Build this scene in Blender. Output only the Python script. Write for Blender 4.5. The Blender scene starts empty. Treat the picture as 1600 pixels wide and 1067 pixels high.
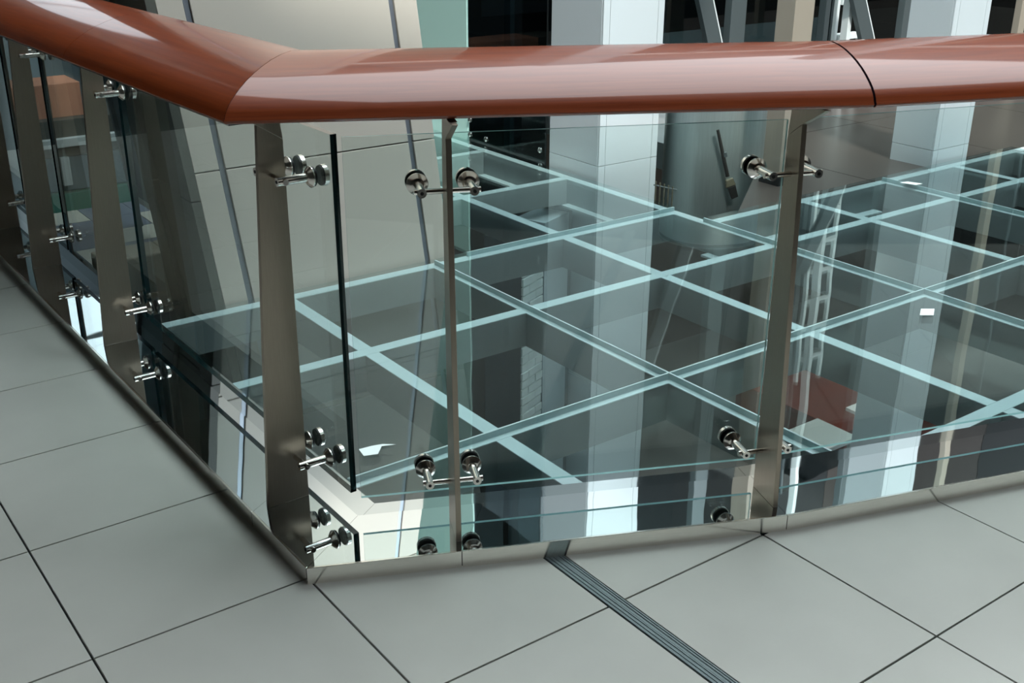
import bpy, math, random
from mathutils import Matrix, Vector
random.seed(7)
scene = bpy.context.scene
C = scene.collection

# ---------------------------------------------------------------- camera
cam_data = bpy.data.cameras.new('camera')
cam = bpy.data.objects.new('camera', cam_data); C.objects.link(cam)
RT = Vector((0.807, -0.591, 0.004)).normalized()
FW = Vector((0.546, 0.743, -0.386)).normalized()
UPV = RT.cross(FW).normalized(); RT = FW.cross(UPV).normalized()
cam.matrix_world = Matrix(((RT.x, UPV.x, -FW.x, -0.910), (RT.y, UPV.y, -FW.y, -2.039), (RT.z, UPV.z, -FW.z, 1.530), (0, 0, 0, 1)))
cam_data.sensor_width = 36.0
cam_data.lens = 1746.75 / 1600 * 36.0
cam_data.clip_start = 0.05
scene.camera = cam

# ---------------------------------------------------------------- world, sun, exposure
world = bpy.data.worlds.new('daylight'); scene.world = world
world.use_nodes = True
bg = world.node_tree.nodes['Background']
bg.inputs['Color'].default_value = (0.88, 0.96, 1.0, 1)
bg.inputs['Strength'].default_value = 5.4
sun_d = bpy.data.lights.new('sun', 'SUN'); sun_d.energy = 4.5; sun_d.angle = math.radians(5); sun_d.color = (1.0, 0.96, 0.9)
sun = bpy.data.objects.new('sun', sun_d); C.objects.link(sun)
SUN_DIR = Vector((0.30, 0.86, -1.0))          # the way the light travels
sun.rotation_euler = SUN_DIR.to_track_quat('-Z', 'Y').to_euler()
scene.view_settings.view_transform = 'Standard'
scene.view_settings.look = 'None'
scene.view_settings.gamma = 1.0
scene.view_settings.use_curve_mapping = False
scene.view_settings.exposure = 0.05

# ---------------------------------------------------------------- materials
def lin(r, g, b):
    f = lambda c: (c / 255 / 12.92) if c / 255 <= 0.04045 else ((c / 255 + 0.055) / 1.055) ** 2.4
    return (f(r), f(g), f(b), 1)

def mat(name, col, rough=0.5, metal=0.0, spec=0.5, coat=0.0, coat_rough=0.05, var=0.0, scale=6.0, stretch=(1, 1, 1), bump=0.0, bscale=60.0, bdist=0.001, rvar=0.0):
    m = bpy.data.materials.new(name); m.use_nodes = True
    nt = m.node_tree; n = nt.nodes; l = nt.links
    b = n['Principled BSDF']
    b.inputs['Base Color'].default_value = col
    b.inputs['Roughness'].default_value = rough
    b.inputs['Metallic'].default_value = metal
    b.inputs['Specular IOR Level'].default_value = spec
    b.inputs['Coat Weight'].default_value = coat
    b.inputs['Coat Roughness'].default_value = coat_rough
    tc = n.new('ShaderNodeTexCoord'); mp = n.new('ShaderNodeMapping')
    mp.inputs['Scale'].default_value = stretch
    l.new(tc.outputs['Object'], mp.inputs['Vector'])
    nz = n.new('ShaderNodeTexNoise'); nz.inputs['Scale'].default_value = scale; nz.inputs['Detail'].default_value = 5
    l.new(mp.outputs['Vector'], nz.inputs['Vector'])
    if var:
        cr = n.new('ShaderNodeValToRGB')
        cr.color_ramp.elements[0].position = 0.3; cr.color_ramp.elements[1].position = 0.7
        cr.color_ramp.elements[0].color = tuple(c * (1 - var) for c in col[:3]) + (1,)
        cr.color_ramp.elements[1].color = tuple(min(1, c * (1 + var)) for c in col[:3]) + (1,)
        l.new(nz.outputs['Fac'], cr.inputs['Fac']); l.new(cr.outputs['Color'], b.inputs['Base Color'])
    if rvar:
        mr = n.new('ShaderNodeMapRange'); mr.inputs['To Min'].default_value = max(0, rough - rvar); mr.inputs['To Max'].default_value = rough + rvar
        l.new(nz.outputs['Fac'], mr.inputs['Value']); l.new(mr.outputs['Result'], b.inputs['Roughness'])
    if bump:
        nb = n.new('ShaderNodeTexNoise'); nb.inputs['Scale'].default_value = bscale; nb.inputs['Detail'].default_value = 3
        l.new(mp.outputs['Vector'], nb.inputs['Vector'])
        bp = n.new('ShaderNodeBump'); bp.inputs['Strength'].default_value = bump; bp.inputs['Distance'].default_value = bdist
        l.new(nb.outputs['Fac'], bp.inputs['Height']); l.new(bp.outputs['Normal'], b.inputs['Normal'])
    return m

def glass_mat(name, tint, gloss=(0.95, 1.0, 1.0, 1), wave=0.0, wscale=2.0, f0=0.04, wstretch=(1, 1, 1)):
    """flat sheet glass: clear body, mirror reflection rising towards grazing angles (same from both sides)"""
    m = bpy.data.materials.new(name); m.use_nodes = True
    nt = m.node_tree; n = nt.nodes; l = nt.links; n.clear()
    out = n.new('ShaderNodeOutputMaterial'); mix = n.new('ShaderNodeMixShader')
    tr = n.new('ShaderNodeBsdfTransparent'); tr.inputs['Color'].default_value = tint
    gl = n.new('ShaderNodeBsdfGlossy'); gl.inputs['Color'].default_value = gloss; gl.inputs['Roughness'].default_value = 0.0
    lw = n.new('ShaderNodeLayerWeight'); lw.inputs['Blend'].default_value = 0.5
    pw = n.new('ShaderNodeMath'); pw.operation = 'POWER'; pw.inputs[1].default_value = 5.0
    l.new(lw.outputs['Facing'], pw.inputs[0])
    ma = n.new('ShaderNodeMath'); ma.operation = 'MULTIPLY_ADD'; ma.inputs[1].default_value = 1 - f0; ma.inputs[2].default_value = f0
    l.new(pw.outputs[0], ma.inputs[0])
    l.new(ma.outputs[0], mix.inputs['Fac']); l.new(tr.outputs[0], mix.inputs[1]); l.new(gl.outputs[0], mix.inputs[2])
    l.new(mix.outputs[0], out.inputs['Surface'])
    if wave:
        tc = n.new('ShaderNodeTexCoord'); mp = n.new('ShaderNodeMapping'); mp.inputs['Scale'].default_value = wstretch
        l.new(tc.outputs['Object'], mp.inputs['Vector'])
        nz = n.new('ShaderNodeTexNoise'); nz.inputs['Scale'].default_value = wscale; nz.inputs['Detail'].default_value = 1
        l.new(mp.outputs['Vector'], nz.inputs['Vector'])
        bp = n.new('ShaderNodeBump'); bp.inputs['Strength'].default_value = 1.0; bp.inputs['Distance'].default_value = wave
        l.new(nz.outputs['Fac'], bp.inputs['Height']); l.new(bp.outputs['Normal'], gl.inputs['Normal'])
    return m

def wood_mat():
    m = mat('varnished_mahogany', lin(146, 62, 36), rough=0.4, spec=0.25, coat=0.62, coat_rough=0.06)
    nt = m.node_tree; n = nt.nodes; l = nt.links; b = n['Principled BSDF']
    tc = n.new('ShaderNodeTexCoord'); mp = n.new('ShaderNodeMapping'); mp.inputs['Scale'].default_value = (1.4, 26, 26)
    mp.inputs['Rotation'].default_value = (0, 0, 0)
    l.new(tc.outputs['UV'], mp.inputs['Vector'])
    nz = n.new('ShaderNodeTexNoise'); nz.inputs['Scale'].default_value = 3.0; nz.inputs['Detail'].default_value = 8; nz.inputs['Distortion'].default_value = 0.6
    l.new(mp.outputs['Vector'], nz.inputs['Vector'])
    cr = n.new('ShaderNodeValToRGB')
    e = cr.color_ramp.elements
    e[0].position = 0.2; e[0].color = lin(114, 45, 17)
    e[1].position = 0.8; e[1].color = lin(143, 64, 25)
    l.new(nz.outputs['Fac'], cr.inputs['Fac']); l.new(cr.outputs['Color'], b.inputs['Base Color'])
    return m

M = {}
M['tile'] = mat('grey_porcelain_tile', lin(196, 197, 190), rough=0.40, var=0.07, scale=2.2, bump=0.05, bscale=300, rvar=0.05)
M['grout'] = mat('dark_grout', lin(30, 34, 36), rough=0.8)
M['wood'] = wood_mat()
M['rail_gap'] = mat('dark_rail_joint', lin(20, 12, 16), rough=1.0, spec=0.0)
M['post'] = mat('brushed_steel_post', lin(172, 160, 146), rough=0.36, metal=0.95, var=0.04, scale=40, stretch=(8, 8, 0.4), rvar=0.05)
M['chrome'] = mat('polished_steel_fitting', lin(236, 230, 224), rough=0.2, metal=1.0)
M['rubber'] = mat('black_rubber_gasket', lin(14, 16, 18), rough=0.4)
M['mirror'] = mat('mirror_polished_steel', lin(236, 242, 244), rough=0.015, metal=1.0, bump=1.0, bscale=1.6, bdist=0.0010)
M['mirror2'] = mat('polished_steel_edge_strip', lin(214, 222, 224), rough=0.03, metal=1.0, bump=1.0, bscale=2.0, bdist=0.0010)
M['fascia'] = mat('satin_steel_fascia', lin(246, 241, 234), rough=0.13, metal=1.0, var=0.03, scale=30, stretch=(1, 1, 10), bump=0.03, bscale=200)
M['glass'] = glass_mat('clear_railing_glass', (0.93, 0.975, 0.965, 1))
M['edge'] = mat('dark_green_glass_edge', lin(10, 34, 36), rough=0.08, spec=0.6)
M['edge_lit'] = mat('sky_lit_glass_edge', lin(146, 190, 190), rough=0.2, spec=0.6)  # sky light caught on right-run edges, put into a paler colour
M['floor_glass'] = glass_mat('walkway_glass', (0.90, 0.945, 0.95, 1), wave=0.0012, wscale=2.0, f0=0.045)
M['edge_clear'] = glass_mat('walkway_glass_edge', (0.93, 0.975, 0.975, 1), f0=0.02)
M['floor_edge'] = mat('walkway_glass_edge', lin(70, 110, 112), rough=0.15)
M['sealant'] = mat('grey_sealant_joint', lin(166, 184, 185), rough=0.6)
M['beam'] = mat('grey_painted_steel_beam', lin(140, 146, 146), rough=0.55, var=0.06, scale=5)
M['tape'] = mat('white_bearing_strip', lin(204, 216, 216), rough=0.6)
M['cream'] = mat('cream_aluminium_panel', lin(180, 175, 164), rough=0.42, var=0.02, scale=1.5)
M['grey_clad'] = mat('grey_lower_cladding', lin(120, 120, 116), rough=0.45, var=0.03)
M['metal_strip'] = mat('blue_grey_metal_strip', lin(140, 148, 158), rough=0.35, metal=0.7)
M['dark_panel'] = mat('dark_olive_panel', lin(74, 76, 70), rough=0.5, var=0.05)
M['blue_grey'] = mat('blue_grey_panel', lin(104, 122, 130), rough=0.5)
M['white_clad'] = mat('white_column_cladding', lin(182, 193, 197), rough=0.35, var=0.015, scale=2)
M['joint'] = mat('cladding_joint_grey', lin(90, 100, 108), rough=0.7)  # grey backing that shows in the open joints
M['black'] = mat('black_back_wall', lin(20, 24, 26), rough=0.45)
M['dark_wall'] = mat('dark_brown_wall', lin(46, 42, 40), rough=0.5, var=0.1)
M['dark_stone'] = mat('dark_brown_stone_floor', lin(72, 66, 62), rough=0.3, var=0.08, scale=4)
M['drum'] = mat('brushed_steel_drum', lin(196, 210, 208), rough=0.34, metal=0.85, var=0.06, scale=20, stretch=(6, 6, 0.3))
M['beige'] = mat('beige_grey_pillar', lin(136, 130, 118), rough=0.5)
M['teal'] = mat('teal_frosted_glass', lin(176, 216, 208), rough=0.3)
M['dark_glass'] = glass_mat('dark_tinted_glass', (0.30, 0.36, 0.37, 1))
M['mullion'] = mat('grey_mullion', lin(86, 96, 98), rough=0.4, metal=0.4)
M['white_paint'] = mat('white_painted_metal', lin(206, 216, 216), rough=0.4)
M['brick'] = mat('white_painted_brick', lin(240, 246, 244), rough=0.6, var=0.08, scale=12, bump=0.4, bscale=30, bdist=0.004)
M['lower'] = mat('dark_lower_floor', lin(116, 122, 122), rough=0.4, var=0.2, scale=1.2)
M['terra'] = mat('terracotta_panel', lin(196, 138, 110), rough=0.6, var=0.1)
M['blue_tile'] = mat('blue_slate_tile', lin(88, 102, 124), rough=0.4, var=0.1)
M['sun_patch_tile'] = mat('sun_patch_stone', lin(200, 200, 186), rough=0.4, var=0.05)
M['stone'] = mat('limestone_block', lin(168, 160, 142), rough=0.6, var=0.06)
M['paper'] = mat('white_paper', lin(244, 248, 248), rough=0.7)
M['ceiling'] = mat('white_ceiling_plaster', lin(112, 104, 94), rough=0.7)
M['streak_band'] = mat('pale_streak_band', lin(190, 188, 182), rough=0.6)
M['joint_metal'] = mat('grey_aluminium_joint_profile', lin(132, 146, 148), rough=0.4, metal=0.3)
M['red'] = mat('red_brown_panel', lin(112, 52, 42), rough=0.5)
M['blue'] = mat('blue_plastic', lin(38, 104, 168), rough=0.5)
M['green'] = mat('green_glass_counter', lin(60, 130, 112), rough=0.3)
M['handset'] = mat('black_plastic', lin(34, 34, 32), rough=0.5)
M['olive'] = mat('olive_plastic', lin(96, 94, 78), rough=0.5)

# ---------------------------------------------------------------- mesh helpers
class MB:
    def __init__(self): self.v = []; self.f = []; self.mi = []; self.uv = {}
    def quadbox(self, pts8, m=0):
        b = len(self.v); self.v += [tuple(p) for p in pts8]
        for q in ((3, 2, 1, 0), (4, 5, 6, 7), (0, 1, 5, 4), (1, 2, 6, 5), (2, 3, 7, 6), (3, 0, 4, 7)):
            self.f.append([b + i for i in q]); self.mi.append(m)
        return self
    def box(self, x0, x1, y0, y1, z0, z1, m=0):
        return self.quadbox([(x0, y0, z0), (x1, y0, z0), (x1, y1, z0), (x0, y1, z0), (x0, y0, z1), (x1, y0, z1), (x1, y1, z1), (x0, y1, z1)], m)
    def obox(self, o, ax, ay, a0, a1, b0, b1, z0, z1, m=0):
        """box with sides along plan directions ax, ay from origin o"""
        P = lambda a, b, z: (o[0] + ax[0] * a + ay[0] * b, o[1] + ax[1] * a + ay[1] * b, z)
        return self.quadbox([P(a0, b0, z0), P(a1, b0, z0), P(a1, b1, z0), P(a0, b1, z0), P(a0, b0, z1), P(a1, b0, z1), P(a1, b1, z1), P(a0, b1, z1)], m)
    def prism(self, poly, z0, z1, m=0, side=None):
        b = len(self.v); n = len(poly)
        self.v += [(p[0], p[1], z0) for p in poly] + [(p[0], p[1], z1) for p in poly]
        self.f.append([b + i for i in reversed(range(n))]); self.mi.append(m)
        self.f.append([b + n + i for i in range(n)]); self.mi.append(m)
        for i in range(n):
            j = (i + 1) % n
            self.f.append([b + i, b + j, b + n + j, b + n + i]); self.mi.append(m if side is None else side)
        return self
    def plate(self, prof, o, ax, ay, t, m=0):
        """profile in (ax, z), extruded +-t/2 along ay"""
        b = len(self.v); n = len(prof)
        for s in (-0.5, 0.5):
            self.v += [(o[0] + ax[0] * p[0] + ay[0] * t * s, o[1] + ax[1] * p[0] + ay[1] * t * s, p[1]) for p in prof]
        self.f.append([b + i for i in reversed(range(n))]); self.mi.append(m)
        self.f.append([b + n + i for i in range(n)]); self.mi.append(m)
        for i in range(n):
            j = (i + 1) % n
            self.f.append([b + i, b + j, b + n + j, b + n + i]); self.mi.append(m)
        return self
    def tube(self, p0, p1, r0, r1=None, seg=20, m=0, caps=True):
        r1 = r0 if r1 is None else r1
        p0 = Vector(p0); p1 = Vector(p1); d = (p1 - p0).normalized()
        x = d.orthogonal().normalized(); y = d.cross(x)
        b = len(self.v)
        for p, r in ((p0, r0), (p1, r1)):
            for i in range(seg):
                a = 2 * math.pi * i / seg
                self.v.append(tuple(p + x * (r * math.cos(a)) + y * (r * math.sin(a))))
        for i in range(seg):
            j = (i + 1) % seg
            self.f.append([b + i, b + j, b + seg + j, b + seg + i]); self.mi.append(m)
        if caps:
            self.f.append([b + i for i in reversed(range(seg))]); self.mi.append(m)
            self.f.append([b + seg + i for i in range(seg)]); self.mi.append(m)
        return self
    def lathe(self, p0, d, prof, seg=28, m=0):
        """profile [(t, r)] turned round the axis p0 + d*t"""
        p0 = Vector(p0); d = Vector(d).normalized(); x = d.orthogonal().normalized(); y = d.cross(x)
        b = len(self.v)
        for t, r in prof:
            for i in range(seg):
                a = 2 * math.pi * i / seg
                self.v.append(tuple(p0 + d * t + x * (r * math.cos(a)) + y * (r * math.sin(a))))
        for k in range(len(prof) - 1):
            for i in range(seg):
                j = (i + 1) % seg
                self.f.append([b + k * seg + i, b + k * seg + j, b + (k + 1) * seg + j, b + (k + 1) * seg + i]); self.mi.append(m)
        self.f.append([b + i for i in reversed(range(seg))]); self.mi.append(m)
        e = b + (len(prof) - 1) * seg
        self.f.append([e + i for i in range(seg)]); self.mi.append(m)
        return self
    def build(self, name, mats, parent=None, smooth=False, bevel=0.0, **props):
        me = bpy.data.meshes.new(name); me.from_pydata(self.v, [], self.f); me.update()
        if not isinstance(mats, (list, tuple)): mats = [mats]
        for mm in mats: me.materials.append(mm)
        me.polygons.foreach_set('material_index', self.mi)
        import bmesh
        bm = bmesh.new(); bm.from_mesh(me); bmesh.ops.recalc_face_normals(bm, faces=bm.faces); bm.to_mesh(me); bm.free()
        if smooth:
            me.polygons.foreach_set('use_smooth', [True] * len(me.polygons))
            me.set_sharp_from_angle(angle=math.radians(38))
        o = bpy.data.objects.new(name, me); C.objects.link(o)
        if parent is not None:
            o.parent = parent
            o.location = -Vector(parent.location)
        if bevel:
            bv = o.modifiers.new('bevel', 'BEVEL'); bv.width = bevel; bv.segments = 2; bv.limit_method = 'ANGLE'; bv.angle_limit = math.radians(40)
        for k, val in props.items(): o[k] = val
        return o

def empty(name, loc, **props):
    o = bpy.data.objects.new(name, None); C.objects.link(o); o.location = loc; o.empty_display_size = 0.1
    for k, val in props.items(): o[k] = val
    return o

def clip_poly(poly, p, n):
    """keep the side of the line through p where (x-p).n <= 0"""
    out = []
    for i in range(len(poly)):
        a, b = poly[i], poly[(i + 1) % len(poly)]
        da = (a[0] - p[0]) * n[0] + (a[1] - p[1]) * n[1]; db = (b[0] - p[0]) * n[0] + (b[1] - p[1]) * n[1]
        if da <= 0: out.append(a)
        if (da < 0 < db) or (db < 0 < da):
            t = da / (da - db); out.append((a[0] + (b[0] - a[0]) * t, a[1] + (b[1] - a[1]) * t))
    return out

def unit(a):
    l = math.hypot(*a); return (a[0] / l, a[1] / l)

# ---------------------------------------------------------------- railing plan (fascia line)
K0 = (0.0, 0.0)                 # corner
K1 = (1.085, -0.498)            # kink at the third post
D1 = (0.0, 1.0); N1 = (1.0, 0.0)
D2 = unit(K1); N2 = (-D2[1], D2[0])
D3 = unit((1.791 - 1.085, -0.723 + 0.498)); N3 = (-D3[1], D3[0])
LEFT_END = (0.0, 5.0)
RIGHT_END = (K1[0] + D3[0] * 2.6, K1[1] + D3[1] * 2.6)

def offset_path(dist):
    """the railing polyline moved inwards by dist, mitred"""
    def mit(p, na, nb):
        s = (na[0] + nb[0], na[1] + nb[1]); k = dist / (1 + na[0] * nb[0] + na[1] * nb[1])
        return (p[0] + s[0] * k, p[1] + s[1] * k)
    return [(LEFT_END[0] + N1[0] * dist, LEFT_END[1]), mit(K0, N1, N2), mit(K1, N2, N3), (RIGHT_END[0] + N3[0] * dist, RIGHT_END[1] + N3[1] * dist)]

# ================================================================ THE SETTING
# ---- tiled floor
floor = empty('floor', (0, 0, 0), kind='structure', label='grey porcelain tiled floor with dark joints beside the railing')
S = 0.5; G = 0.0048
U = [0.0138 - S * k for k in range(7, 0, -1)] + [0.0138, 0.515]     # tile joints left of the movement joint
UR = [0.561] + [1.0237 + S * k for k in range(7)]
V0 = 0.0241
tiles = []
cols = [(U[i] + G / 2, U[i + 1] - G / 2) for i in range(len(U) - 1)] + [(UR[i] + G / 2, UR[i + 1] - G / 2) for i in range(len(UR) - 1)]
e = 0.03
for (u0, u1) in cols:
    for j in range(-5, 10):
        v0 = V0 + S * j + G / 2; v1 = V0 + S * (j + 1) - G / 2
        poly = [(u0, v0), (u1, v0), (u1, v1), (u0, v1)]
        # the floor lies left of the left railing, or in front of the right railing (bent at K1)
        if u1 > e and v0 > 0:
            pieces = [clip_poly(poly, (e, 0), N1)]
        elif u1 <= e:
            pieces = [poly]
        else:
            pieces = [clip_poly(clip_poly(poly, K1, (1, 0)), (e * N2[0], e * N2[1]), N2), clip_poly(clip_poly(poly, K1, (-1, 0)), (e * N3[0] + K1[0], e * N3[1] + K1[1]), N3)]
        mb = MB(); area = 0.0
        for pc in pieces:
            if len(pc) < 3: continue
            area += 0.5 * abs(sum(pc[i][0] * pc[(i + 1) % len(pc)][1] - pc[(i + 1) % len(pc)][0] * pc[i][1] for i in range(len(pc))))
            mb.prism(pc, -0.012, 0.0, 0)
        if area > 0.0015: mb.build('tile', M['tile'], floor, bevel=0.0012 if len([p for p in pieces if len(p) > 2]) == 1 else 0.0)
# screed under the tiles
MB().box(-4.2, 0.02, -6.0, 9.0, -0.16, -0.007).build('screed', M['grout'], floor)
fr = [(0.021, 0.015), (0.021, -6.0), (13.0, -6.0), (13.0, K1[1] - 11.915 * 0.319), (K1[0], K1[1] + 0.01)]
MB().prism(fr, -0.16, -0.007).build('screed', M['grout'], floor)
# aluminium movement joint
mj = MB()
mj.box(0.517, 0.559, -2.6, -0.215, -0.01, -0.001)
for a in (0.5185, 0.5275, 0.537, 0.541, 0.5505, 0.5575):
    mj.box(a - 0.0016, a + 0.0016, -2.6, -0.215, -0.005, 0.0012)
mj.build('movement_joint', M['joint_metal'], floor, label='grey ribbed metal movement joint')

# ---- kerb under the railing
kerb = empty('trim_1', (0, 0, 0), kind='structure', label='polished steel kerb running under the glass railing')
ZL = 0.045
seg_names = []
def strip(d0, d1, z0, z1, mname, nm, cuts):
    """pieces of kerb between two offsets of the railing line, cut at stations"""
    a = offset_path(d0); b = offset_path(d1)
    for i in range(3):
        ts = [0.0] + cuts[i] + [1.0]
        for t0, t1 in zip(ts[:-1], ts[1:]):
            L = lambda p, q, t: (p[0] + (q[0] - p[0]) * t, p[1] + (q[1] - p[1]) * t)
            Lg = math.hypot(a[i + 1][0] - a[i][0], a[i + 1][1] - a[i][1]); gp = (0.0008 if nm == 'fascia_panel' else 0.0004) / Lg
            s0, s1 = t0 + gp, t1 - gp
            poly = [L(a[i], a[i + 1], s0), L(a[i], a[i + 1], s1), L(b[i], b[i + 1], s1), L(b[i], b[i + 1], s0)]
            MB().prism(poly, z0, z1).build(nm, M[mname], kerb, bevel=0.0008 if nm == 'fascia_panel' else 0.0)
cuts = [[1 - 2.57 / 5, 1 - 1.60 / 5, 1 - 0.303 / 5], [0.365 / 1.194], []]
strip(0.0, 0.006, 0.0, ZL, 'fascia', 'fascia_panel', cuts)
strip(0.0065, 0.21, ZL - 0.004, ZL - 0.0005, 'mirror', 'ledge_panel', cuts)
strip(0.0065, 0.21, -0.16, ZL - 0.0045, 'grout', 'kerb_core', [[], [], []])
strip(0.211, 0.285, 0.012, 0.030, 'mirror2', 'edge_strip', [[], [], []])
strip(0.211, 0.285, -0.16, 0.011, 'beam', 'edge_beam', [[], [], []])

# ---- battered cream wall beyond the walkway
wall = empty('wall_left', (0.57, 1.8, 0), kind='structure', label='leaning cream panel wall rising behind the glass walkway')
T = 0.18
def lean_panel(u0, u1, z0, z1, d0, d1, mname, nm, taper=0.03):
    def P(u, d, z):
        k = (u - 0.57) / 1.05
        return (u - z * (0.06 * (1 - k) + 0.015 * k), 1.832 + T * z + d, z)
    pts = [P(u0, d0, z0), P(u1, d0, z0), P(u1, d1, z0), P(u0, d1, z0), P(u0, d0, z1), P(u1, d0, z1), P(u1, d1, z1), P(u0, d1, z1)]
    return MB().quadbox(pts).build(nm, M[mname], wall, bevel=0.002)
rows = [(-3.0, -1.2), (-1.2, -0.5), (-0.5, -0.02), (-0.02, 0.50), (0.50, 1.75), (1.75, 3.0), (3.0, 4.25), (4.25, 5.5)]
for (z0, z1) in rows:
    for (u0, u1) in ((0.57, 0.667), (0.69, 1.475), (1.497, 1.60)):
        lean_panel(u0 + 0.001, u1 - 0.001, z0 + 0.0025, z1 - 0.0025, 0.0, 0.05, 'cream' if z0 > -0.1 else 'grey_clad', 'cladding_panel')
lean_panel(0.668, 0.689, -3.0, 5.5, 0.008, 0.06, 'metal_strip', 'joint_strip')
lean_panel(1.476, 1.496, -3.0, 5.5, 0.008, 0.06, 'metal_strip', 'joint_strip')
lean_panel(0.575, 1.595, -3.0, 5.5, 0.051, 0.25, 'joint', 'backing_wall')
# return behind its left edge, shade put into its dark colour
for (d0, d1) in ((0.02, 0.14), (0.145, 0.42), (0.425, 0.56)):
    for (z0, z1) in ((-3.0, 0.40), (0.405, 5.5)):
        du = 0.0 if d0 != 0.145 else 0.02
        def P(u, d, z): return (u - z * 0.06, 1.80 + T * z + d, z)
        a, b = 0.53 + du, 0.566
        MB().quadbox([P(a, d0, z0), P(b, d0, z0), P(b, d1, z0), P(a, d1, z0), P(a, d0, z1), P(b, d0, z1), P(b, d1, z1), P(a, d1, z1)]).build('return_panel', M['dark_panel'], wall, bevel=0.002)

# ---- dark building beyond (encloses the view)
wb = empty('wall_back', (5, 7, -3), kind='structure', label='dark far wall behind the lift lobby')
for i in range(8):
    MB().box(2.45 + i * 1.306 + 0.004, 2.45 + (i + 1) * 1.306 - 0.004, 7.0, 7.2, -3.3, 12.0).build('wall_panel', M['dark_wall' if i % 2 else 'black'], wb)
MB().box(2.43, 2.445, 7.0, 9.0, -3.3, 12.0).build('wall_step', M['black'], None, kind='structure', label='short dark wall between the kiosk and the lobby')
wr = empty('wall_right', (12.9, 0, -3), kind='structure', label='dark far wall at the right of the lobby')
for i in range(7):
    MB().box(12.9, 13.1, -6 + i * 1.9 + 0.004, -6 + (i + 1) * 1.9 - 0.004, -3.3, 12.0).build('wall_panel', M['black' if i % 2 else 'dark_wall'], wr)
wf = empty('wall_far_left', (0, 9, -3), kind='structure', label='dim grey wall behind the kiosk at far left')
for i in range(4):
    MB().box(-4.2 + i * 1.655, -4.2 + (i + 1) * 1.655 - 0.006, 9.0, 9.2, -3.3, 12.0).build('wall_panel', M['blue_grey' if i % 2 else 'dark_panel'], wf)
# unseen glowing disc added to give the white round reflection in the ledge
def lit(name, col, st):
    m = bpy.data.materials.new(name); m.use_nodes = True; n = m.node_tree.nodes; n.clear()
    em = n.new('ShaderNodeEmission'); em.inputs['Color'].default_value = col; em.inputs['Strength'].default_value = st
    out = n.new('ShaderNodeOutputMaterial'); m.node_tree.links.new(em.outputs[0], out.inputs['Surface'])
    return m
M['disc_glow'] = lit('added_disc_glow', (0.80, 0.93, 1.0, 1), 2.2)
w1 = empty('glow_disc', (1.62, 8.98, 3.2), kind='structure', label='unseen glowing disc added high on the far left wall for the ledge reflection')
MB().lathe((1.62, 8.995, 3.2), (0, -1, 0), [(0, 0.78), (0.02, 0.78)], seg=56).build('pane', M['disc_glow'], w1)
ring = MB()
for k in range(56):
    a0, a1 = 2 * math.pi * k / 56, 2 * math.pi * (k + 1) / 56
    q = lambda r, a, v: (1.62 + r * math.cos(a), v, 3.2 + r * math.sin(a))
    ring.quadbox([q(0.77, a0, 8.99), q(0.79, a0, 8.99), q(0.79, a1, 8.99), q(0.77, a1, 8.99), q(0.77, a0, 8.93), q(0.79, a0, 8.93), q(0.79, a1, 8.93), q(0.77, a1, 8.93)])
ring.build('frame', M['mullion'], w1)
MB().box(0.85, 2.39, 8.95, 8.97, 2.90, 2.94).build('disc_bar', M['mullion'], w1)
# floor of the dark lobby beyond the walkway
ff = empty('floor_lobby', (6, 3, 0), kind='structure', label='dark brown stone floor of the lobby beyond the walkway')
lob = [(3.10, 1.575), (12.9, 1.575), (12.9, 7.0), (3.95, 7.0), (3.95, 2.2)]
for i in range(8):
    for j in range(5):
        u0 = 3.0 + i * 1.24; v0 = 1.575 + j * 1.1
        pc = [(u0 + 0.003, v0 + 0.003), (u0 + 1.237, v0 + 0.003), (u0 + 1.237, v0 + 1.097), (u0 + 0.003, v0 + 1.097)]
        pc = clip_poly(pc, (3.10, 1.575), unit((-(2.2 - 1.575), 3.95 - 3.10)))
        if len(pc) >= 3: MB().prism(pc, -0.05, -0.02).build('stone_slab', M['dark_stone'], ff)
MB().prism([(3.14, 1.58), (12.9, 1.58), (12.9, 7.0), (4.2, 7.0), (4.0, 2.2)], -0.22, -0.051).build('slab_core', M['beam'], ff)
# lower storey floor
fl = MB().box(-4.2, 13.0, -6.0, 9.0, -3.4, -3.3).build('floor_lower', M['lower'], None, kind='structure', label='dark floor of the storey below the glass walkway')

# ---- ceiling slab over the tiled floor, with the open atrium in front of it, and roof girders above
ce = empty('ceiling', (0, -3, 3.4), kind='structure', label='plain ceiling over the tiled floor, with an unseen slab added at left to block sky')
MB().prism([(-4.2, 9.2), (-4.2, -6.0), (13.0, -6.0), (13.0, -5.05), (0.95, -1.22), (-0.05, -0.78), (0.10, 9.2)], 4.2, 4.5).build('slab', M['ceiling'], ce)
MB().box(0.11, 2.42, 2.9, 9.0, 5.6, 5.9).build('slab', M['ceiling'], ce)  # unseen slab added to keep sky light off the column side faces
MB().box(-4.2, 13.0, -6.2, -6.0, -3.3, 6.0).build('wall_rear', M['dark_wall'], None, kind='structure', label='dark brown wall behind the viewer')
MB().box(-4.4, -4.2, -6.2, 9.2, -3.3, 12.0).build('wall_side', M['dark_panel'], None, kind='structure', label='dark wall at the far left of the gallery')
for k, (z0, z1) in enumerate(((4.4, 4.9), (8.0, 8.6))):
    MB().box(2.45, 12.9, 6.86, 6.995, z0, z1).build('added_streak_band', M['streak_band'], wb)  # unseen pale bands added so the handrail reflects light streaks
    MB().box(12.76, 12.895, -6.0, 6.85, z0, z1).build('added_streak_band', M['streak_band'], wr)

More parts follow.
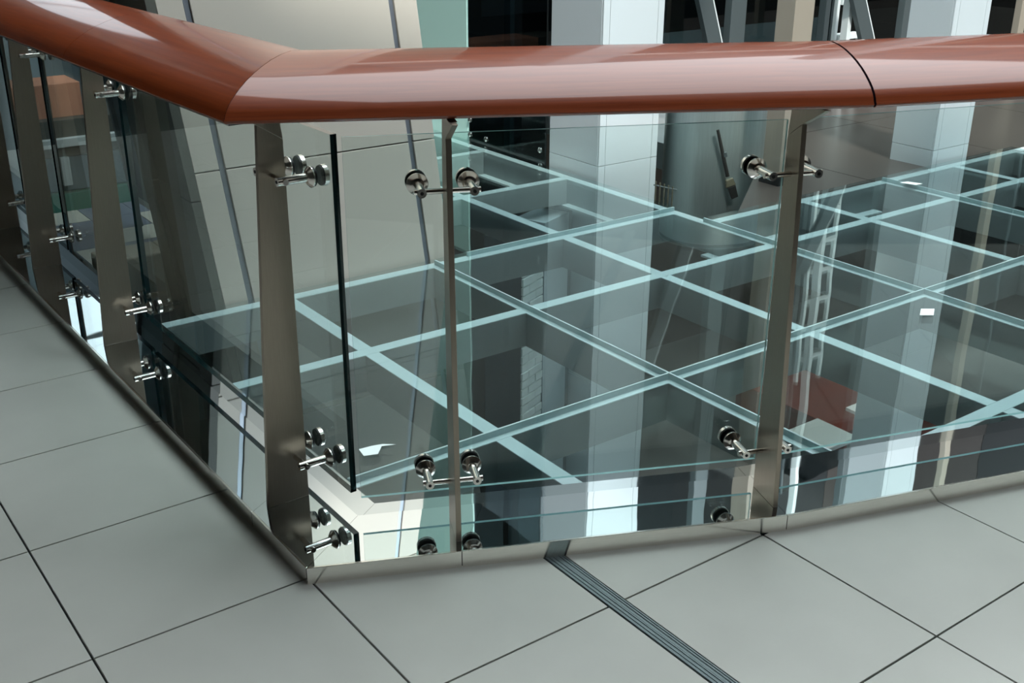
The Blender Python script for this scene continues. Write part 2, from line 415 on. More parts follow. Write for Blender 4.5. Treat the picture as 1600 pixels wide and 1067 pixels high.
# ================================================================ GLASS WALKWAY
ww = empty('glass_walkway', (1.5, 1.0, -0.14), label='teal glass walkway floor on a grid of pale steel beams behind the railing', category='glass floor')
UL = {'E': 0.11, 'D': 0.80, 'C': 1.49, 'B': 2.185, 'A': 2.875, 'Z': 3.555, 'Y': 4.225, 'X': 4.85, 'W': 5.48, 'V': 6.1}
VA = {'a6': -1.16, 'a5': -0.405, 'a4': 0.355, 'a3': 1.13, 'a2p': 1.545, 'a2': 1.775, 'a1': 2.605, 'a0': 3.40, 'a00': 4.2}
ZB = -0.002; BD = 0.135; HW = 0.026
inner = offset_path(0.287)
def inside_clip(poly):
    poly = clip_poly(poly, inner[1], (-1, 0))
    if poly: poly = clip_poly(poly, inner[1], (-N2[0], -N2[1]))
    if poly: poly = clip_poly(poly, inner[2], (-N3[0], -N3[1]))
    return poly
def beam(poly):
    poly = inside_clip(poly)
    if len(poly) < 3: return
    b = MB().prism(poly, ZB - BD, ZB - 0.003).build('beam', M['beam'], ww)
    t = MB().prism(poly, ZB - 0.003, ZB).build('bearing_strip', M['tape'], b); t.location = (0, 0, 0)
# beams along u, continuous
def ub(v, u0, u1): beam([(u0, v - HW), (u1, v - HW), (u1, v + HW), (u0, v + HW)])
ub(VA['a5'], 0.3, 6.3); ub(VA['a4'], 0.3, 6.3); ub(VA['a3'], 0.3, 6.3)
ub(VA['a2'] , 0.3, 2.90); ub(VA['a2p'], 2.90, 6.3); ub(VA['a1'], 1.65, 2.90); ub(VA['a0'], 1.65, 2.90)
# beams along v in pieces between them
def vb(u, names):
    for a, b in zip(names[:-1], names[1:]):
        v0 = VA[a] + HW + 0.001; v1 = VA[b] - HW - 0.001
        beam([(u - HW, v0), (u + HW, v0), (u + HW, v1), (u - HW, v1)])
for k in ('D', 'C'): vb(UL[k], ['a6', 'a5', 'a4', 'a3', 'a2'])
vb(UL['B'], ['a6', 'a5', 'a4', 'a3', 'a2', 'a1', 'a0', 'a00'])
vb(UL['A'], ['a6', 'a5', 'a4', 'a3', 'a2', 'a1', 'a0', 'a00'])
for k in ('Z', 'Y', 'X', 'W'): vb(UL[k], ['a6', 'a5', 'a4', 'a3', 'a2p'])
# bottom flanges on the edge beams, top light put into their pale colour
for (u0, u1, v0, v1) in ((2.80, 2.848, 2.65, 3.36), (2.80, 2.848, 1.82, 2.56), (2.80, 2.848, 1.22, 1.50), (2.95, 3.45, 1.46, 1.515), (3.62, 4.12, 1.46, 1.515), (4.32, 4.75, 1.46, 1.515)):
    MB().box(u0, u1, v0, v1, ZB - BD - 0.006, ZB - BD + 0.004).build('bottom_flange', M['tape'], ww)
# panes two cells wide, open joints with sealant
def pane(u0, u1, v0, v1):
    g = 0.004
    poly = inside_clip([(u0 + g, v0 + g), (u1 - g, v0 + g), (u1 - g, v1 - g), (u0 + g, v1 - g)])
    if len(poly) >= 3: MB().prism(poly, 0.008, 0.021, 0, 1).build('glass_pane', [M['floor_glass'], M['edge_clear']], ww)
for (u0, u1) in ((0.11, 1.49), (1.49, 2.875)):
    for (v0, v1) in ((-1.16, 0.355), (0.355, 1.79)):
        pane(u0, u1, v0, v1)
for (u0, u1) in ((2.875, 4.225), (4.225, 5.48)):
    for (v0, v1) in ((-1.16, 0.355), (0.355, 1.57)):
        pane(u0, u1, v0, v1)
pane(1.66, 2.895, 1.79, 3.40); pane(1.66, 2.895, 3.40, 4.3)
def seal(u0, u1, v0, v1):
    poly = inside_clip([(u0, v0), (u1, v0), (u1, v1), (u0, v1)])
    if len(poly) >= 3: MB().prism(poly, ZB + 0.001, 0.019).build('sealant_joint', M['sealant'], ww)
seal(1.4865, 1.4935, -1.1, 1.78); seal(2.8715, 2.8785, -1.1, 1.57); seal(4.2215, 4.2285, -1.1, 1.56)
seal(0.3, 1.486, 0.3515, 0.3585); seal(1.494, 2.871, 0.3515, 0.3585); seal(2.879, 5.5, 0.3515, 0.3585); seal(1.66, 2.89, 1.7865, 1.7935)

# ================================================================ RAILING
# ---- handrail: wide varnished wood section swept along the path of its outer bottom edge
SEC = [(0.006, 0.0), (0.0, 0.003), (-0.003, 0.008), (-0.001, 0.0115), (0.0005, 0.0135), (0.0038, 0.0210), (0.0105, 0.0305), (0.0215, 0.0415), (0.0355, 0.0520), (0.0530, 0.0632), (0.0740, 0.0745), (0.098, 0.0850), (0.125, 0.0945), (0.155, 0.1030), (0.188, 0.1090), (0.222, 0.1115), (0.254, 0.1085), (0.281, 0.0985), (0.302, 0.081), (0.315, 0.057), (0.321, 0.030), (0.318, 0.008), (0.312, 0.0)]
ZR = 1.065
PATH = [(-0.150, 3.9), (-0.082, 1.10), (-0.058, 0.090), (1.155, -0.548), (3.60, -1.43)]
hand = empty('handrail', (0, 0, ZR), label='wide varnished mahogany handrail bending round the railing corner', category='handrail')
def rail_seg(i, nm):
    d = unit((PATH[i + 1][0] - PATH[i][0], PATH[i + 1][1] - PATH[i][1]))
    n = (-d[1], d[0])                     # left of travel = inwards (path runs from the far left to the right)
    L = math.hypot(PATH[i + 1][0] - PATH[i][0], PATH[i + 1][1] - PATH[i][1])
    def mitre(k):
        if k == 0 or k == len(PATH) - 1: return 0.0
        da = unit((PATH[k][0] - PATH[k - 1][0], PATH[k][1] - PATH[k - 1][1])); db = unit((PATH[k + 1][0] - PATH[k][0], PATH[k + 1][1] - PATH[k][1]))
        ang = math.atan2(da[0] * db[1] - da[1] * db[0], da[0] * db[0] + da[1] * db[1])
        return math.tan(ang / 2)
    t0, t1 = mitre(i), mitre(i + 1)
    g0 = 0.0030 if i == 3 else 0.0008; g1 = 0.0030 if i == 2 else 0.0008
    st = 24
    v = []; f = []; uv = []
    ns = len(SEC)
    for k in range(st + 1):
        for j, (w, z) in enumerate(SEC):
            s0 = w * t0 + g0; s1 = L - w * t1 - g1
            s = s0 + (s1 - s0) * k / st
            v.append((PATH[i][0] + d[0] * s + n[0] * w, PATH[i][1] + d[1] * s + n[1] * w, ZR + z)); uv.append((s + i * 3.1, j / ns * 0.6))
    for k in range(st):
        for j in range(ns):
            j2 = (j + 1) % ns
            f.append((k * ns + j, (k + 1) * ns + j, (k + 1) * ns + j2, k * ns + j2))
    f.append(tuple(range(ns))); f.append(tuple(reversed(range(st * ns, (st + 1) * ns))))
    me = bpy.data.meshes.new(nm); me.from_pydata(v, [], f); me.update()
    ul = me.uv_layers.new(name='UVMap')
    for lp in me.loops: ul.data[lp.index].uv = uv[lp.vertex_index]
    me.materials.append(M['wood'])
    import bmesh
    bm = bmesh.new(); bm.from_mesh(me); bmesh.ops.recalc_face_normals(bm, faces=bm.faces); bm.to_mesh(me); bm.free()
    me.polygons.foreach_set('use_smooth', [True] * len(me.polygons)); me.set_sharp_from_angle(angle=math.radians(42))
    o = bpy.data.objects.new(nm, me); C.objects.link(o); o.parent = hand; o.location = -hand.location
    return o
for i in range(4): rail_seg(i, 'rail_segment')
# steel flat bar let in under the rail
for i in range(4):
    d = unit((PATH[i + 1][0] - PATH[i][0], PATH[i + 1][1] - PATH[i][1])); n = (-d[1], d[0]); L = math.hypot(PATH[i + 1][0] - PATH[i][0], PATH[i + 1][1] - PATH[i][1])
    MB().obox(PATH[i], d, n, 0.03 if i != 2 else 0.01, L - (0.03 if i != 1 else 0.01), 0.012 if i < 2 else 0.03, 0.29, ZR - 0.005, ZR - 0.0002).build('under_bar', M['chrome'], hand)
# dark joint at the kink and thin joints elsewhere
def rail_joint(k, th, nm='rail_joint'):
    da = unit((PATH[k][0] - PATH[k - 1][0], PATH[k][1] - PATH[k - 1][1])); db = unit((PATH[k + 1][0] - PATH[k][0], PATH[k + 1][1] - PATH[k][1]))
    na = (-da[1], da[0]); nb_ = (-db[1], db[0]); b = unit((na[0] + nb_[0], na[1] + nb_[1])); sc = 1 / (na[0] * b[0] + na[1] * b[1])
    prof = [((w * 0.992 + 0.0012) * sc, ZR + z * 0.985 + 0.0008) for (w, z) in SEC]
    MB().plate(prof, PATH[k], b, (-b[1], b[0]), th).build(nm, M['rail_gap'], hand)
rail_joint(1, 0.0016); rail_joint(2, 0.0016); rail_joint(3, 0.0056)

# ---- posts
POSTS = [  # base point on the fascia line, direction along the rail, inward normal, label, glass offsets
    ((0.0, 0.303), (0, -1), (1, 0), 'brushed steel railing post nearest the corner, broad face to the viewer'),
    ((D2[0] * 0.365, D2[1] * 0.365), D2, N2, 'brushed steel railing post seen edge-on, right of the corner'),
    (None, None, None, 'brushed steel railing post at the kink of the railing on the right'),
    ((0.0, 1.60), (0, -1), (1, 0), 'brushed steel railing post second from the corner along the left railing'),
    ((0.02, 2.57), (0, -1), (1, 0), 'brushed steel railing post third from the corner along the left railing'),
    ((0.02, 3.22), (0, -1), (1, 0), 'brushed steel railing post at the far left edge, mostly out of frame'),
]
DB = unit((D2[0] + D3[0], D2[1] + D3[1])); NB = (-DB[1], DB[0])
POSTS[2] = ((K1[0] - DB[0] * 0.012, K1[1] - DB[1] * 0.012), DB, NB, POSTS[2][3])
def P3(o, a, b, sa, sb, z): return (o[0] + a[0] * sa + b[0] * sb, o[1] + a[1] * sa + b[1] * sb, z)
for (o, a, b, lab) in POSTS:
    fo = 0.044
    r = empty('railing_post', (o[0] + b[0] * 0.1, o[1] + b[1] * 0.1, ZL), label=lab, category='post', group='steel posts of the glass railing')
    MB().plate([(fo, ZL), (0.157, ZL), (0.159, 0.972), (0.098, 1.010)], o, b, a, 0.013).build('plate', M['post'], r, bevel=0.0008)
    MB().plate([(0.098, 1.0108), (0.159, 0.9728), (0.150, ZR - 0.0055), (0.002, ZR - 0.0055)], o, b, a, 0.0125).build('bracket', M['post'], r, bevel=0.0008)
    MB().obox(o, b, a, 0.03, 0.145, -0.009, 0.009, ZR - 0.0058, ZR - 0.0052).build('top_plate', M['post'], r)
    for z in (0.890, 0.166):
        cb = MB().tube(P3(o, a, b, -0.072, 0.128, z), P3(o, a, b, 0.072, 0.128, z), 0.0065).build('cross_bar', M['chrome'], r, smooth=True)
        for s in (-1, 1):
            p0 = P3(o, a, b, s * 0.058, 0.112, z); p1 = P3(o, a, b, s * 0.058, 0.192, z)
            pin = MB().tube(p0, p1, 0.0105).build('standoff_pin', M['chrome'], r, smooth=True)
            dv = (b[0], b[1], 0)
            MB().tube(P3(o, a, b, s * 0.058, 0.1112, z), P3(o, a, b, s * 0.058, 0.1125, z), 0.004, seg=12).build('socket_hole', M['rubber'], pin).location = (0, 0, 0)
            MB().tube(P3(o, a, b, s * 0.0655, 0.128, z), P3(o, a, b, s * 0.0735, 0.128, z), 0.0072, seg=14).build('set_screw', M['chrome'], pin, smooth=True).location = (0, 0, 0)
            cl = MB().lathe(P3(o, a, b, s * 0.058, 0.184, z), dv, [(0, 0.0135), (0.002, 0.0165), (0.010, 0.025), (0.0125, 0.025)]).build('clamp_disc', M['chrome'], r, smooth=True)
            MB().lathe(P3(o, a, b, s * 0.058, 0.1968, z), dv, [(0, 0.0232), (0.0055, 0.0232)]).build('gasket', M['rubber'], cl, smooth=True).location = (0, 0, 0)
            MB().lathe(P3(o, a, b, s * 0.058, 0.2188, z), dv, [(0, 0.0232), (0.0035, 0.0232)]).build('gasket', M['rubber'], cl, smooth=True).location = (0, 0, 0)
            MB().lathe(P3(o, a, b, s * 0.058, 0.2225, z), dv, [(0, 0.025), (0.010, 0.025), (0.012, 0.023)]).build('clamp_disc', M['chrome'], r, smooth=True)

# ---- glass panels
def panel(o, d, n, s0, s1, z0, z1, lab, edge='edge'):
    m = MB(); m.obox(o, d, n, s0, s1, 0.2025, 0.2185 if edge == 'edge' else 0.2115, z0, z1)
    # faces: bottom, top, front(b0), end(s1), back(b1), end(s0)
    m.mi = [2, 2, 0, 1, 0, 1]
    c = (o[0] + d[0] * (s0 + s1) / 2 + n[0] * 0.208, o[1] + d[1] * (s0 + s1) / 2 + n[1] * 0.208)
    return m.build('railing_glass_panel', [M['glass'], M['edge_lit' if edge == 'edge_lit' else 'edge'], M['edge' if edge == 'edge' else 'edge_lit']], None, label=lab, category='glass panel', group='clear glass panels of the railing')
ORG = (0.0, 0.0)
panel(ORG, D1, N1, 0.150, 1.585, 0.105, 1.003, 'clear glass railing panel on the left run ending at the corner, dark cut edge')
panel(ORG, D1, N1, 1.612, 2.515, 0.105, 1.003, 'clear glass railing panel between the second and third posts of the left run')
panel(ORG, D1, N1, 2.540, 3.130, 0.105, 1.003, 'narrow clear glass railing panel between the third post and the far left post')
panel(ORG, D1, N1, 3.155, 4.40, 0.105, 1.003, 'clear glass railing panel beyond the far left post')
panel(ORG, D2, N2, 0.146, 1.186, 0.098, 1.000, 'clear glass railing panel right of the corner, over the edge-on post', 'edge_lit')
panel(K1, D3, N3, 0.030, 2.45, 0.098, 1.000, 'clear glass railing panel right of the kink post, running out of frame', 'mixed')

# ================================================================ COLUMNS AND LOBBY
def clad_column(name, u0, u1, v0, v1, zs, lab, strip_w=0.045):
    r = empty(name, ((u0 + u1) / 2, (v0 + v1) / 2, zs[0]), label=lab, category='column', group='white clad columns beyond the walkway')
    g = 0.0025
    for z0, z1 in zip(zs[:-1], zs[1:]):
        # front (-v) face: edge strip, wide panel, edge strip ; left (-u) face panel
        for a, b in ((u0, u0 + strip_w), (u0 + strip_w, u1 - strip_w), (u1 - strip_w, u1)):
            MB().box(a + g / 2, b - g / 2, v0, v0 + 0.012, z0 + g / 2, z1 - g / 2).build('cladding_panel', M['white_clad'], r, bevel=0.001)
        MB().box(u0, u0 + 0.012, v0 + 0.013, v1, z0 + g / 2, z1 - g / 2).build('cladding_panel', M['white_clad'], r, bevel=0.001)
        MB().box(u1 - 0.012, u1, v0 + 0.013, v1, z0 + g / 2, z1 - g / 2).build('cladding_panel', M['white_clad'], r, bevel=0.001)
    MB().box(u0 + 0.0125, u1 - 0.0125, v0 + 0.0125, v1 - 0.002, zs[0], zs[-1] - 0.01).build('core', M['joint'], r)
    return r
clad_column('white_column', 2.95, 3.375, 2.438, 2.865, [-3.3, -1.2, 0.08, 1.35, 2.6, 3.9, 5.2], 'white panel-clad square column left of the steel drum')
clad_column('white_column', 4.755, 5.10, 1.62, 1.90, [-3.3, -1.2, 0.08, 1.35, 2.6, 3.9, 5.2], 'slimmer white panel-clad column at the right of the lobby')

# steel lift drum
M['drum_top'] = mat('dark_drum_lid', lin(22, 26, 28), rough=0.6)
dr = empty('steel_drum', (3.90, 2.50, -0.36), label='brushed steel lift drum standing right of the white column', category='drum')
MB().lathe((3.90, 2.50, -0.36), (0, 0, 1), [(0, 0.29), (0.0, 0.30), (0.84, 0.30), (0.86, 0.30)], seg=64).build('shell', M['drum'], dr, smooth=True)
MB().lathe((3.90, 2.50, -0.40), (0, 0, 1), [(0, 0.24), (0.039, 0.24)], seg=48).build('base_ring', M['black'], dr, smooth=True)
MB().lathe((3.90, 2.50, 0.5005), (0, 0, 1), [(0, 0.296), (0.02, 0.296)], seg=48).build('lid', M['drum_top'], dr, smooth=True)
# handset hanging on a stick in front of the drum
hs = empty('hanging_handset', (3.71, 2.224, -0.17), label='black stick with an olive and black square head hanging before the steel drum', category='handset')
def hpt(a, z, d=0.0):      # a across, z up, d out from the drum
    return (3.71 + 0.807 * a - 0.546 * d, 2.224 - 0.591 * a - 0.743 * d, z)
MB().tube(hpt(-0.063, 0.223), hpt(0.012, -0.04), 0.0085, 0.0115).build('stick', M['handset'], hs, smooth=True)
MB().tube(hpt(-0.016, 0.097), hpt(-0.009, 0.072), 0.0125).build('collar', M['mullion'], hs, smooth=True)
MB().quadbox([hpt(0.006, -0.106, 0.014), hpt(0.062, -0.086, 0.014), hpt(0.062, -0.086, -0.014), hpt(0.006, -0.106, -0.014), hpt(0.002, -0.060, 0.014), hpt(0.041, -0.046, 0.014), hpt(0.041, -0.046, -0.014), hpt(0.002, -0.060, -0.014)]).build('socket', M['olive'], hs, bevel=0.005)
MB().quadbox([hpt(0.043, -0.171, 0.011), hpt(0.080, -0.155, 0.011), hpt(0.080, -0.155, -0.011), hpt(0.043, -0.171, -0.011), hpt(0.018, -0.104, 0.011), hpt(0.060, -0.088, 0.011), hpt(0.060, -0.088, -0.011), hpt(0.018, -0.104, -0.011)]).build('head', M['handset'], hs, bevel=0.003)
# little rack of bars beside the column foot
rk = empty('floor_grille', (3.25, 2.24, -0.16), label='small rack of pale upright bars beside the column foot', category='grille')
for k in range(5):
    MB().tube((3.21 + k * 0.020, 2.26 - k * 0.012, -0.16), (3.21 + k * 0.020, 2.26 - k * 0.012, 0.0 - k * 0.008), 0.004, seg=8).build('bar', M['olive'], rk, smooth=True)
MB().tube((3.20, 2.266, -0.02), (3.31, 2.200, -0.05), 0.004, seg=8).build('top_bar', M['mullion'], rk, smooth=True)

# beige pillar
pl = empty('beige_pillar', (3.77, 1.93, -0.02), label='plain beige-grey pillar right of the steel drum', category='pillar')
MB().box(3.73, 3.88, 1.86, 1.98, 0.045, 2.6).build('shaft', M['beige'], pl, bevel=0.002)
MB().box(3.72, 3.89, 1.85, 1.99, -0.02, 0.045).build('plinth', M['black'], pl, bevel=0.002)
MB().box(3.71, 3.90, 1.84, 2.00, 2.6, 2.66).build('cap', M['beige'], pl, bevel=0.002)

# lift-shaft front: mullions, braces
for (u0, u1, mt, lab) in ((5.60, 5.65, 'mullion', 'thin grey lift-shaft mullion right of the beige pillar'), (5.86, 5.90, 'white_paint', 'thin white lift-shaft mullion left of the ladder'),
                          (6.50, 6.62, 'mullion', 'broad grey lift-shaft mullion right of the ladder'), (6.765, 6.795, 'white_paint', 'thin white lift-shaft mullion beside the brown post'),
                          (6.85, 7.03, 'beige', 'brown-beige lift-shaft post left of the slim white column'), (8.08, 8.17, 'beige', 'beige lift-shaft post right of the slim white column'), (4.66, 4.80, 'mullion', 'dark grey lift-shaft post above the steel drum')):
    r = empty('shaft_mullion', ((u0 + u1) / 2, 3.2, -0.02), label=lab, category='mullion', group='uprights of the lift shaft')
    MB().box(u0, u1, 3.16, 3.22, 0.0, 4.6).build('upright', M[mt], r, bevel=0.003)
    MB().box(u0 - 0.02, u1 + 0.02, 3.14, 3.24, -0.02, 0.0).build('foot', M['mullion'], r)
for (ua, za, ub_, zb_, w, lab) in ((4.05, 1.65, 4.66, 0.12, 0.09, 'dark diagonal brace rising behind the white column'), (5.60, 1.30, 6.30, -0.0, 0.10, 'dark diagonal brace crossing the white ladder')):
    m = MB(); m.quadbox([(ub_ - w, 3.10, zb_), (ub_ + w * 0.35, 3.10, zb_), (ub_ + w * 0.35, 3.14, zb_), (ub_ - w, 3.14, zb_), (ua - w, 3.10, za), (ua + w * 0.35, 3.10, za), (ua + w * 0.35, 3.14, za), (ua - w, 3.14, za)])
    r = empty('diagonal_brace', (ub_, 3.12, zb_), label=lab, category='brace', group='diagonal braces of the lift shaft')
    m.build('bar', M['mullion'], r, bevel=0.002)
    MB().quadbox([(ub_ + w * 0.36, 3.10, zb_), (ub_ + w * 0.46, 3.10, zb_), (ub_ + w * 0.46, 3.14, zb_), (ub_ + w * 0.36, 3.14, zb_), (ua + w * 0.36, 3.10, za), (ua + w * 0.46, 3.10, za), (ua + w * 0.46, 3.14, za), (ua + w * 0.36, 3.14, za)]).build('edge_trim', M['white_paint'], r)
lad = empty('ladder', (6.14, 3.35, -0.02), label='white metal ladder standing behind the diagonal brace', category='ladder')
for u in (5.98, 6.27): MB().box(u - 0.015, u + 0.015, 3.35, 3.38, -0.02, 2.4).build('rail', M['white_paint'], lad, bevel=0.002)
for k in range(9): MB().box(5.995, 6.255, 3.33, 3.40, 0.16 + k * 0.25, 0.20 + k * 0.25).build('rung', M['white_paint'], lad, bevel=0.002)
# smoked glass lobby screen behind the columns
gs = empty('lobby_screen', (5.0, 4.6, -0.02), label='smoked glass screen of the lift lobby behind the columns', category='glass screen')
for k in range(7):
    MB().box(3.9 + k * 1.2, 3.9 + (k + 1) * 1.2 - 0.02, 4.6, 4.612, 0.0, 4.6).build('pane', M['dark_glass'], gs)
    MB().box(3.9 + k * 1.2 - 0.02, 3.9 + k * 1.2, 4.58, 4.63, -0.02, 4.6).build('mullion', M['mullion'], gs)

# bolted glass screen along the walkway edge left of the column
sc_ = empty('bolted_glass_screen', (2.93, 3.3, -0.05), label='dark bolted glass screen between the leaning wall and the white column', category='glass screen')
MB().box(2.925, 2.937, 2.875, 3.63, -0.03, 4.8).build('pane', M['dark_glass'], sc_)
MB().box(2.925, 2.937, 3.65, 4.9, -0.03, 4.8).build('pane', M['teal'], sc_, label='teal frosted glass pane')
MB().box(2.94, 2.97, 3.23, 3.29, -0.03, 4.8).build('fin', M['blue_grey'], sc_)
for (v, z) in ((3.62, 0.05), (3.45, 0.05), (2.915, 0.085), (2.912, -0.005), (3.62, 0.14), (2.915, 0.6)):
    MB().lathe((2.925, v, z), (-1, 0, 0), [(0, 0.017), (0.008, 0.016), (0.014, 0.009)], seg=16).build('bolt', M['chrome'], sc_, smooth=True)
MB().box(2.94, 3.6, 4.9, 5.0, -3.0, 5.0).build('side_panel', M['black'], sc_)
# room behind that screen
MB().box(2.98, 3.9, 4.4, 4.5, -3.3, 5.2).build('wall_inner', M['black'], None, kind='structure', label='black wall behind the bolted glass screen')
for k, z in enumerate((0.12, 0.35)):
    r = empty('shelf_ledge', (3.5, 3.9, z), label=('lower' if k == 0 else 'upper') + ' pale ledge seen through the dark bolted glass screen', category='ledge', group='ledges behind the bolted screen')
    MB().box(3.1, 4.0, 3.7, 4.1, z, z + 0.03).build('board', M['mullion'], r); MB().box(3.1, 3.13, 3.7, 4.1, z - 0.1, z).build('bracket', M['black'], r)

# ================================================================ STOREY BELOW THE GLASS
# white painted brick pier
bp_ = empty('brick_pier', (2.45, 2.45, -3.3), label='white painted brick pier seen below the glass walkway', category='pier')
ba = unit((0.934, 0.358)); bn = (-ba[1], ba[0]); bo = (2.38 + ba[0] * 0.065, 2.40 + ba[1] * 0.065)
MB().obox(bo, ba, bn, 0.004, 0.215, 0.014, 0.25, -3.3, -0.25).build('core', M['joint'], bp_)
row = 0; z = -1.9
while z < -0.30:
    off = -0.07 if row % 2 else 0.0
    a = off
    while a < 0.215:
        a0, a1 = max(a, 0.0) + 0.003, min(a + 0.14, 0.215) - 0.003
        if a1 - a0 > 0.03:
            j = random.uniform(0, 0.006)
            MB().obox(bo, ba, bn, a0, a1, 0.0 + j, 0.013, z + 0.004, z + 0.046).build('brick', M['brick'], bp_)
        a += 0.14
    z += 0.05; row += 1
# white pier beside it
wp = empty('lower_white_pier', (2.85, 2.65, -3.3), label='plain white pier beside the brick pier below the walkway', category='pier')
MB().obox(bo, ba, bn, 0.232, 0.49, 0.01, 0.2, -3.3, -0.2).build('front_panel', M['white_clad'], wp, bevel=0.002)
MB().obox(bo, ba, bn, 0.493, 0.545, 0.02, 0.2, -3.3, -0.2).build('side_panel', M['mullion'], wp, bevel=0.002)
# unseen fill lights added under the lobby slab to brighten the lower storey
cl_ = empty('lower_fill_lights', (7.0, 3.6, -0.23), kind='structure', label='unseen round fill lights added under the lobby to brighten the lower storey')
M['fill_glow'] = lit('fill_light_diffuser', (1.0, 0.96, 0.88, 1), 6.0)
for (u, v) in ((4.6, 2.4), (6.6, 2.4), (8.6, 2.4), (4.6, 4.6), (6.6, 4.6)):
    hb = MB().lathe((u, v, -0.26), (0, 0, 1), [(0, 0.14), (0.035, 0.14)], seg=24).build('fill_light', M['white_paint'], cl_, smooth=True)
    MB().lathe((u, v, -0.264), (0, 0, 1), [(0, 0.115), (0.0035, 0.115)], seg=24).build('diffuser', M['fill_glow'], hb).location = (0, 0, 0)
    ld = bpy.data.lights.new('fill_lamp', 'AREA'); ld.shape = 'DISK'; ld.size = 0.22; ld.energy = 12.0; ld.color = (1.0, 0.95, 0.86)
    lo = bpy.data.objects.new('fill_lamp', ld); C.objects.link(lo); lo.location = (u, v, -0.275)
# dark partition and table below on the right
MB().box(3.6, 12.8, 6.2, 6.3, -3.3, -0.3).build('wall_lower', M['dark_stone'], None, kind='structure', label='dark wall of the storey below')
tb = empty('white_table', (5.74, 2.92, -3.3), label='white table on the lower storey seen through the walkway', category='table')
MB().box(5.50, 5.98, 2.70, 3.10, -2.62, -2.58).build('top', M['white_paint'], tb, bevel=0.004)
for (u, v) in ((5.53, 2.73), (5.95, 2.73), (5.53, 3.07), (5.95, 3.07)): MB().box(u - 0.02, u + 0.02, v - 0.02, v + 0.02, -3.3, -2.62).build('leg', M['white_paint'], tb)
rb = empty('red_display_plinth', (6.8, 3.4, -3.3), label='red-brown plinth on the lower storey below the walkway', category='plinth')
MB().box(6.1, 7.6, 2.9, 4.1, -3.25, -2.7).build('body', M['red'], rb, bevel=0.01); MB().box(6.08, 7.62, 2.88, 4.12, -2.7, -2.65).build('top', M['red'], rb, bevel=0.004); MB().box(6.15, 7.55, 2.95, 4.05, -3.3, -3.25).build('base', M['black'], rb)
MB().box(6.40, 6.66, 2.92, 3.14, -2.649, -2.62).build('white_tray', M['paper'], None, label='white tray lying on the red-brown plinth below', category='tray')

# ---- scraps of paper on the glass
for (pts, lab) in (([(2.658, 0.218), (2.597, 0.180), (2.639, 0.150), (2.700, 0.188)], 'square scrap of white paper lying on the walkway near the slim column reflection'),
                   ([(4.18, 1.42), (4.21, 1.34), (4.26, 1.335), (4.235, 1.41)], 'small white paper scrap at the far edge of the walkway'),
                   ([(0.392, 0.431), (0.430, 0.418), (0.462, 0.452), (0.500, 0.438), (0.470, 0.462), (0.440, 0.470), (0.400, 0.474)], 'torn white sticker on the walkway glass near the railing corner')):
    MB().prism(pts, 0.0245, 0.0252).build('paper_scrap', M['paper'], None, label=lab, category='paper', group='scraps on the glass walkway')

# ================================================================ BEHIND THE LEFT RAILING
fb = empty('floor_left', (0.8, 3.6, 0), kind='structure', label='blue stone floor beyond the left railing, sun patches as pale tiles')
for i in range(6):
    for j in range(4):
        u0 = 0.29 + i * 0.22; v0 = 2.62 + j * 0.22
        MB().box(u0 + 0.002, u0 + 0.218, v0 + 0.002, v0 + 0.218, -0.03, 0.0).build('stone_tile', M['sun_patch_tile' if (i * 3 + j * 2) % 5 in (0, 1) and i < 5 else 'blue_tile'], fb)  # pale tiles stand for sun patches, light put into their colour
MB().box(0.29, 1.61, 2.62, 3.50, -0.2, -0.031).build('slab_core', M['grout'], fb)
sb = empty('stone_upstand', (0.55, 2.45, 0), label='low limestone upstand between the walkway and the blue floor', category='kerb')
MB().box(0.30, 0.56, 2.40, 2.58, -0.2, 0.07).build('block', M['stone'], sb, bevel=0.008)
MB().box(0.563, 0.80, 2.42, 2.58, -0.2, 0.07).build('block', M['stone'], sb, bevel=0.008)
pn = empty('blue_grey_screen', (0.80, 2.9, 0), label='tall leaning blue-grey panel beside the cream wall', category='panel')
def lp(u0, u1, v0, v1, z0, z1, nm, mt):
    q = lambda u, v, z: (u - z * 0.06, v + T * z, z)
    MB().quadbox([q(u0, v0, z0), q(u1, v0, z0), q(u1, v1, z0), q(u0, v1, z0), q(u0, v0, z1), q(u1, v0, z1), q(u1, v1, z1), q(u0, v1, z1)]).build(nm, M[mt], pn, bevel=0.002)
lp(0.68, 0.70, 2.66, 3.05, 0.14, 4.0, 'sheet', 'blue_grey'); lp(0.66, 0.68, 2.64, 2.67, 0.0, 4.0, 'frame', 'mullion'); lp(0.66, 0.68, 3.04, 3.07, 0.0, 4.0, 'frame', 'mullion'); lp(0.68, 0.70, 2.67, 3.04, 0.11, 0.14, 'sill', 'white_paint')
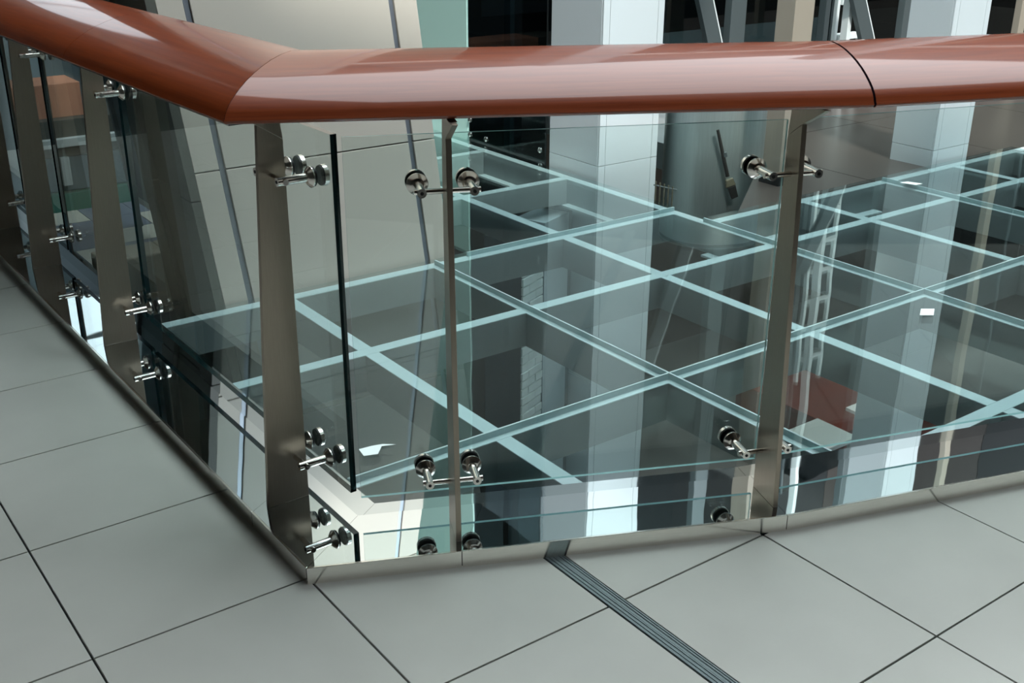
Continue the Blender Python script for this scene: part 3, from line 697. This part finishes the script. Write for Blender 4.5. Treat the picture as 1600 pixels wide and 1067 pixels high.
# kiosk
kk = empty('kiosk', (1.0, 6.2, -0.9), label='terracotta and grey kiosk far behind the left railing', category='kiosk')
MB().box(0.4, 1.6, 6.0, 6.5, -0.30, -0.05).build('counter_front', M['dark_panel'], kk, bevel=0.004)
MB().box(0.35, 1.62, 5.95, 6.5, -0.23, -0.17).build('ledge', M['white_paint'], kk, bevel=0.004)
MB().box(0.50, 1.32, 6.1, 6.45, -0.05, 0.18).build('panel', M['terra'], kk, bevel=0.004, label='terracotta panel')
MB().box(0.2, 0.49, 6.1, 6.45, -0.05, 0.18).build('panel', M['dark_panel'], kk, bevel=0.004)
MB().box(0.4, 1.6, 6.02, 6.5, -0.55, -0.31).build('lower_panel', M['blue_grey'], kk, bevel=0.004)
MB().box(0.4, 1.6, 5.98, 6.5, -0.78, -0.56).build('glass_band', M['green'], kk, bevel=0.004)
MB().box(0.4, 1.6, 6.02, 6.5, -0.95, -0.79).build('base', M['blue_tile'], kk, bevel=0.004)
MB().box(1.08, 1.14, 5.96, 6.0, -0.50, -0.30).build('light_strip', M['white_paint'], kk, bevel=0.004)
MB().box(1.36, 1.44, 5.96, 6.0, -0.50, -0.28).build('light_strip', M['white_paint'], kk, bevel=0.004)
MB().box(-1.0, 2.0, 5.8, 7.5, -1.05, -0.95).build('floor_kiosk', M['blue_tile'], None, kind='structure', label='blue floor under the far kiosk')
# round pole at the far left
rp = empty('round_pole', (0.36, 4.0, -0.35), label='grey round pole with a dark clamp at the far left edge', category='pole')
MB().tube((0.40, 4.0, 1.6), (0.335, 4.0, -0.02), 0.045, seg=28).build('shaft', M['white_clad'], rp, smooth=True)
MB().lathe((0.335, 4.0, -0.14), (0, 0, 1), [(0, 0.050), (0.02, 0.062), (0.10, 0.062), (0.12, 0.05)]).build('clamp', M['mullion'], rp, smooth=True)
MB().tube((0.315, 4.0, -0.14), (0.30, 3.98, -0.36), 0.02).build('leg', M['mullion'], rp, smooth=True)
MB().tube((0.355, 4.0, -0.14), (0.36, 3.98, -0.36), 0.02).build('leg', M['mullion'], rp, smooth=True)
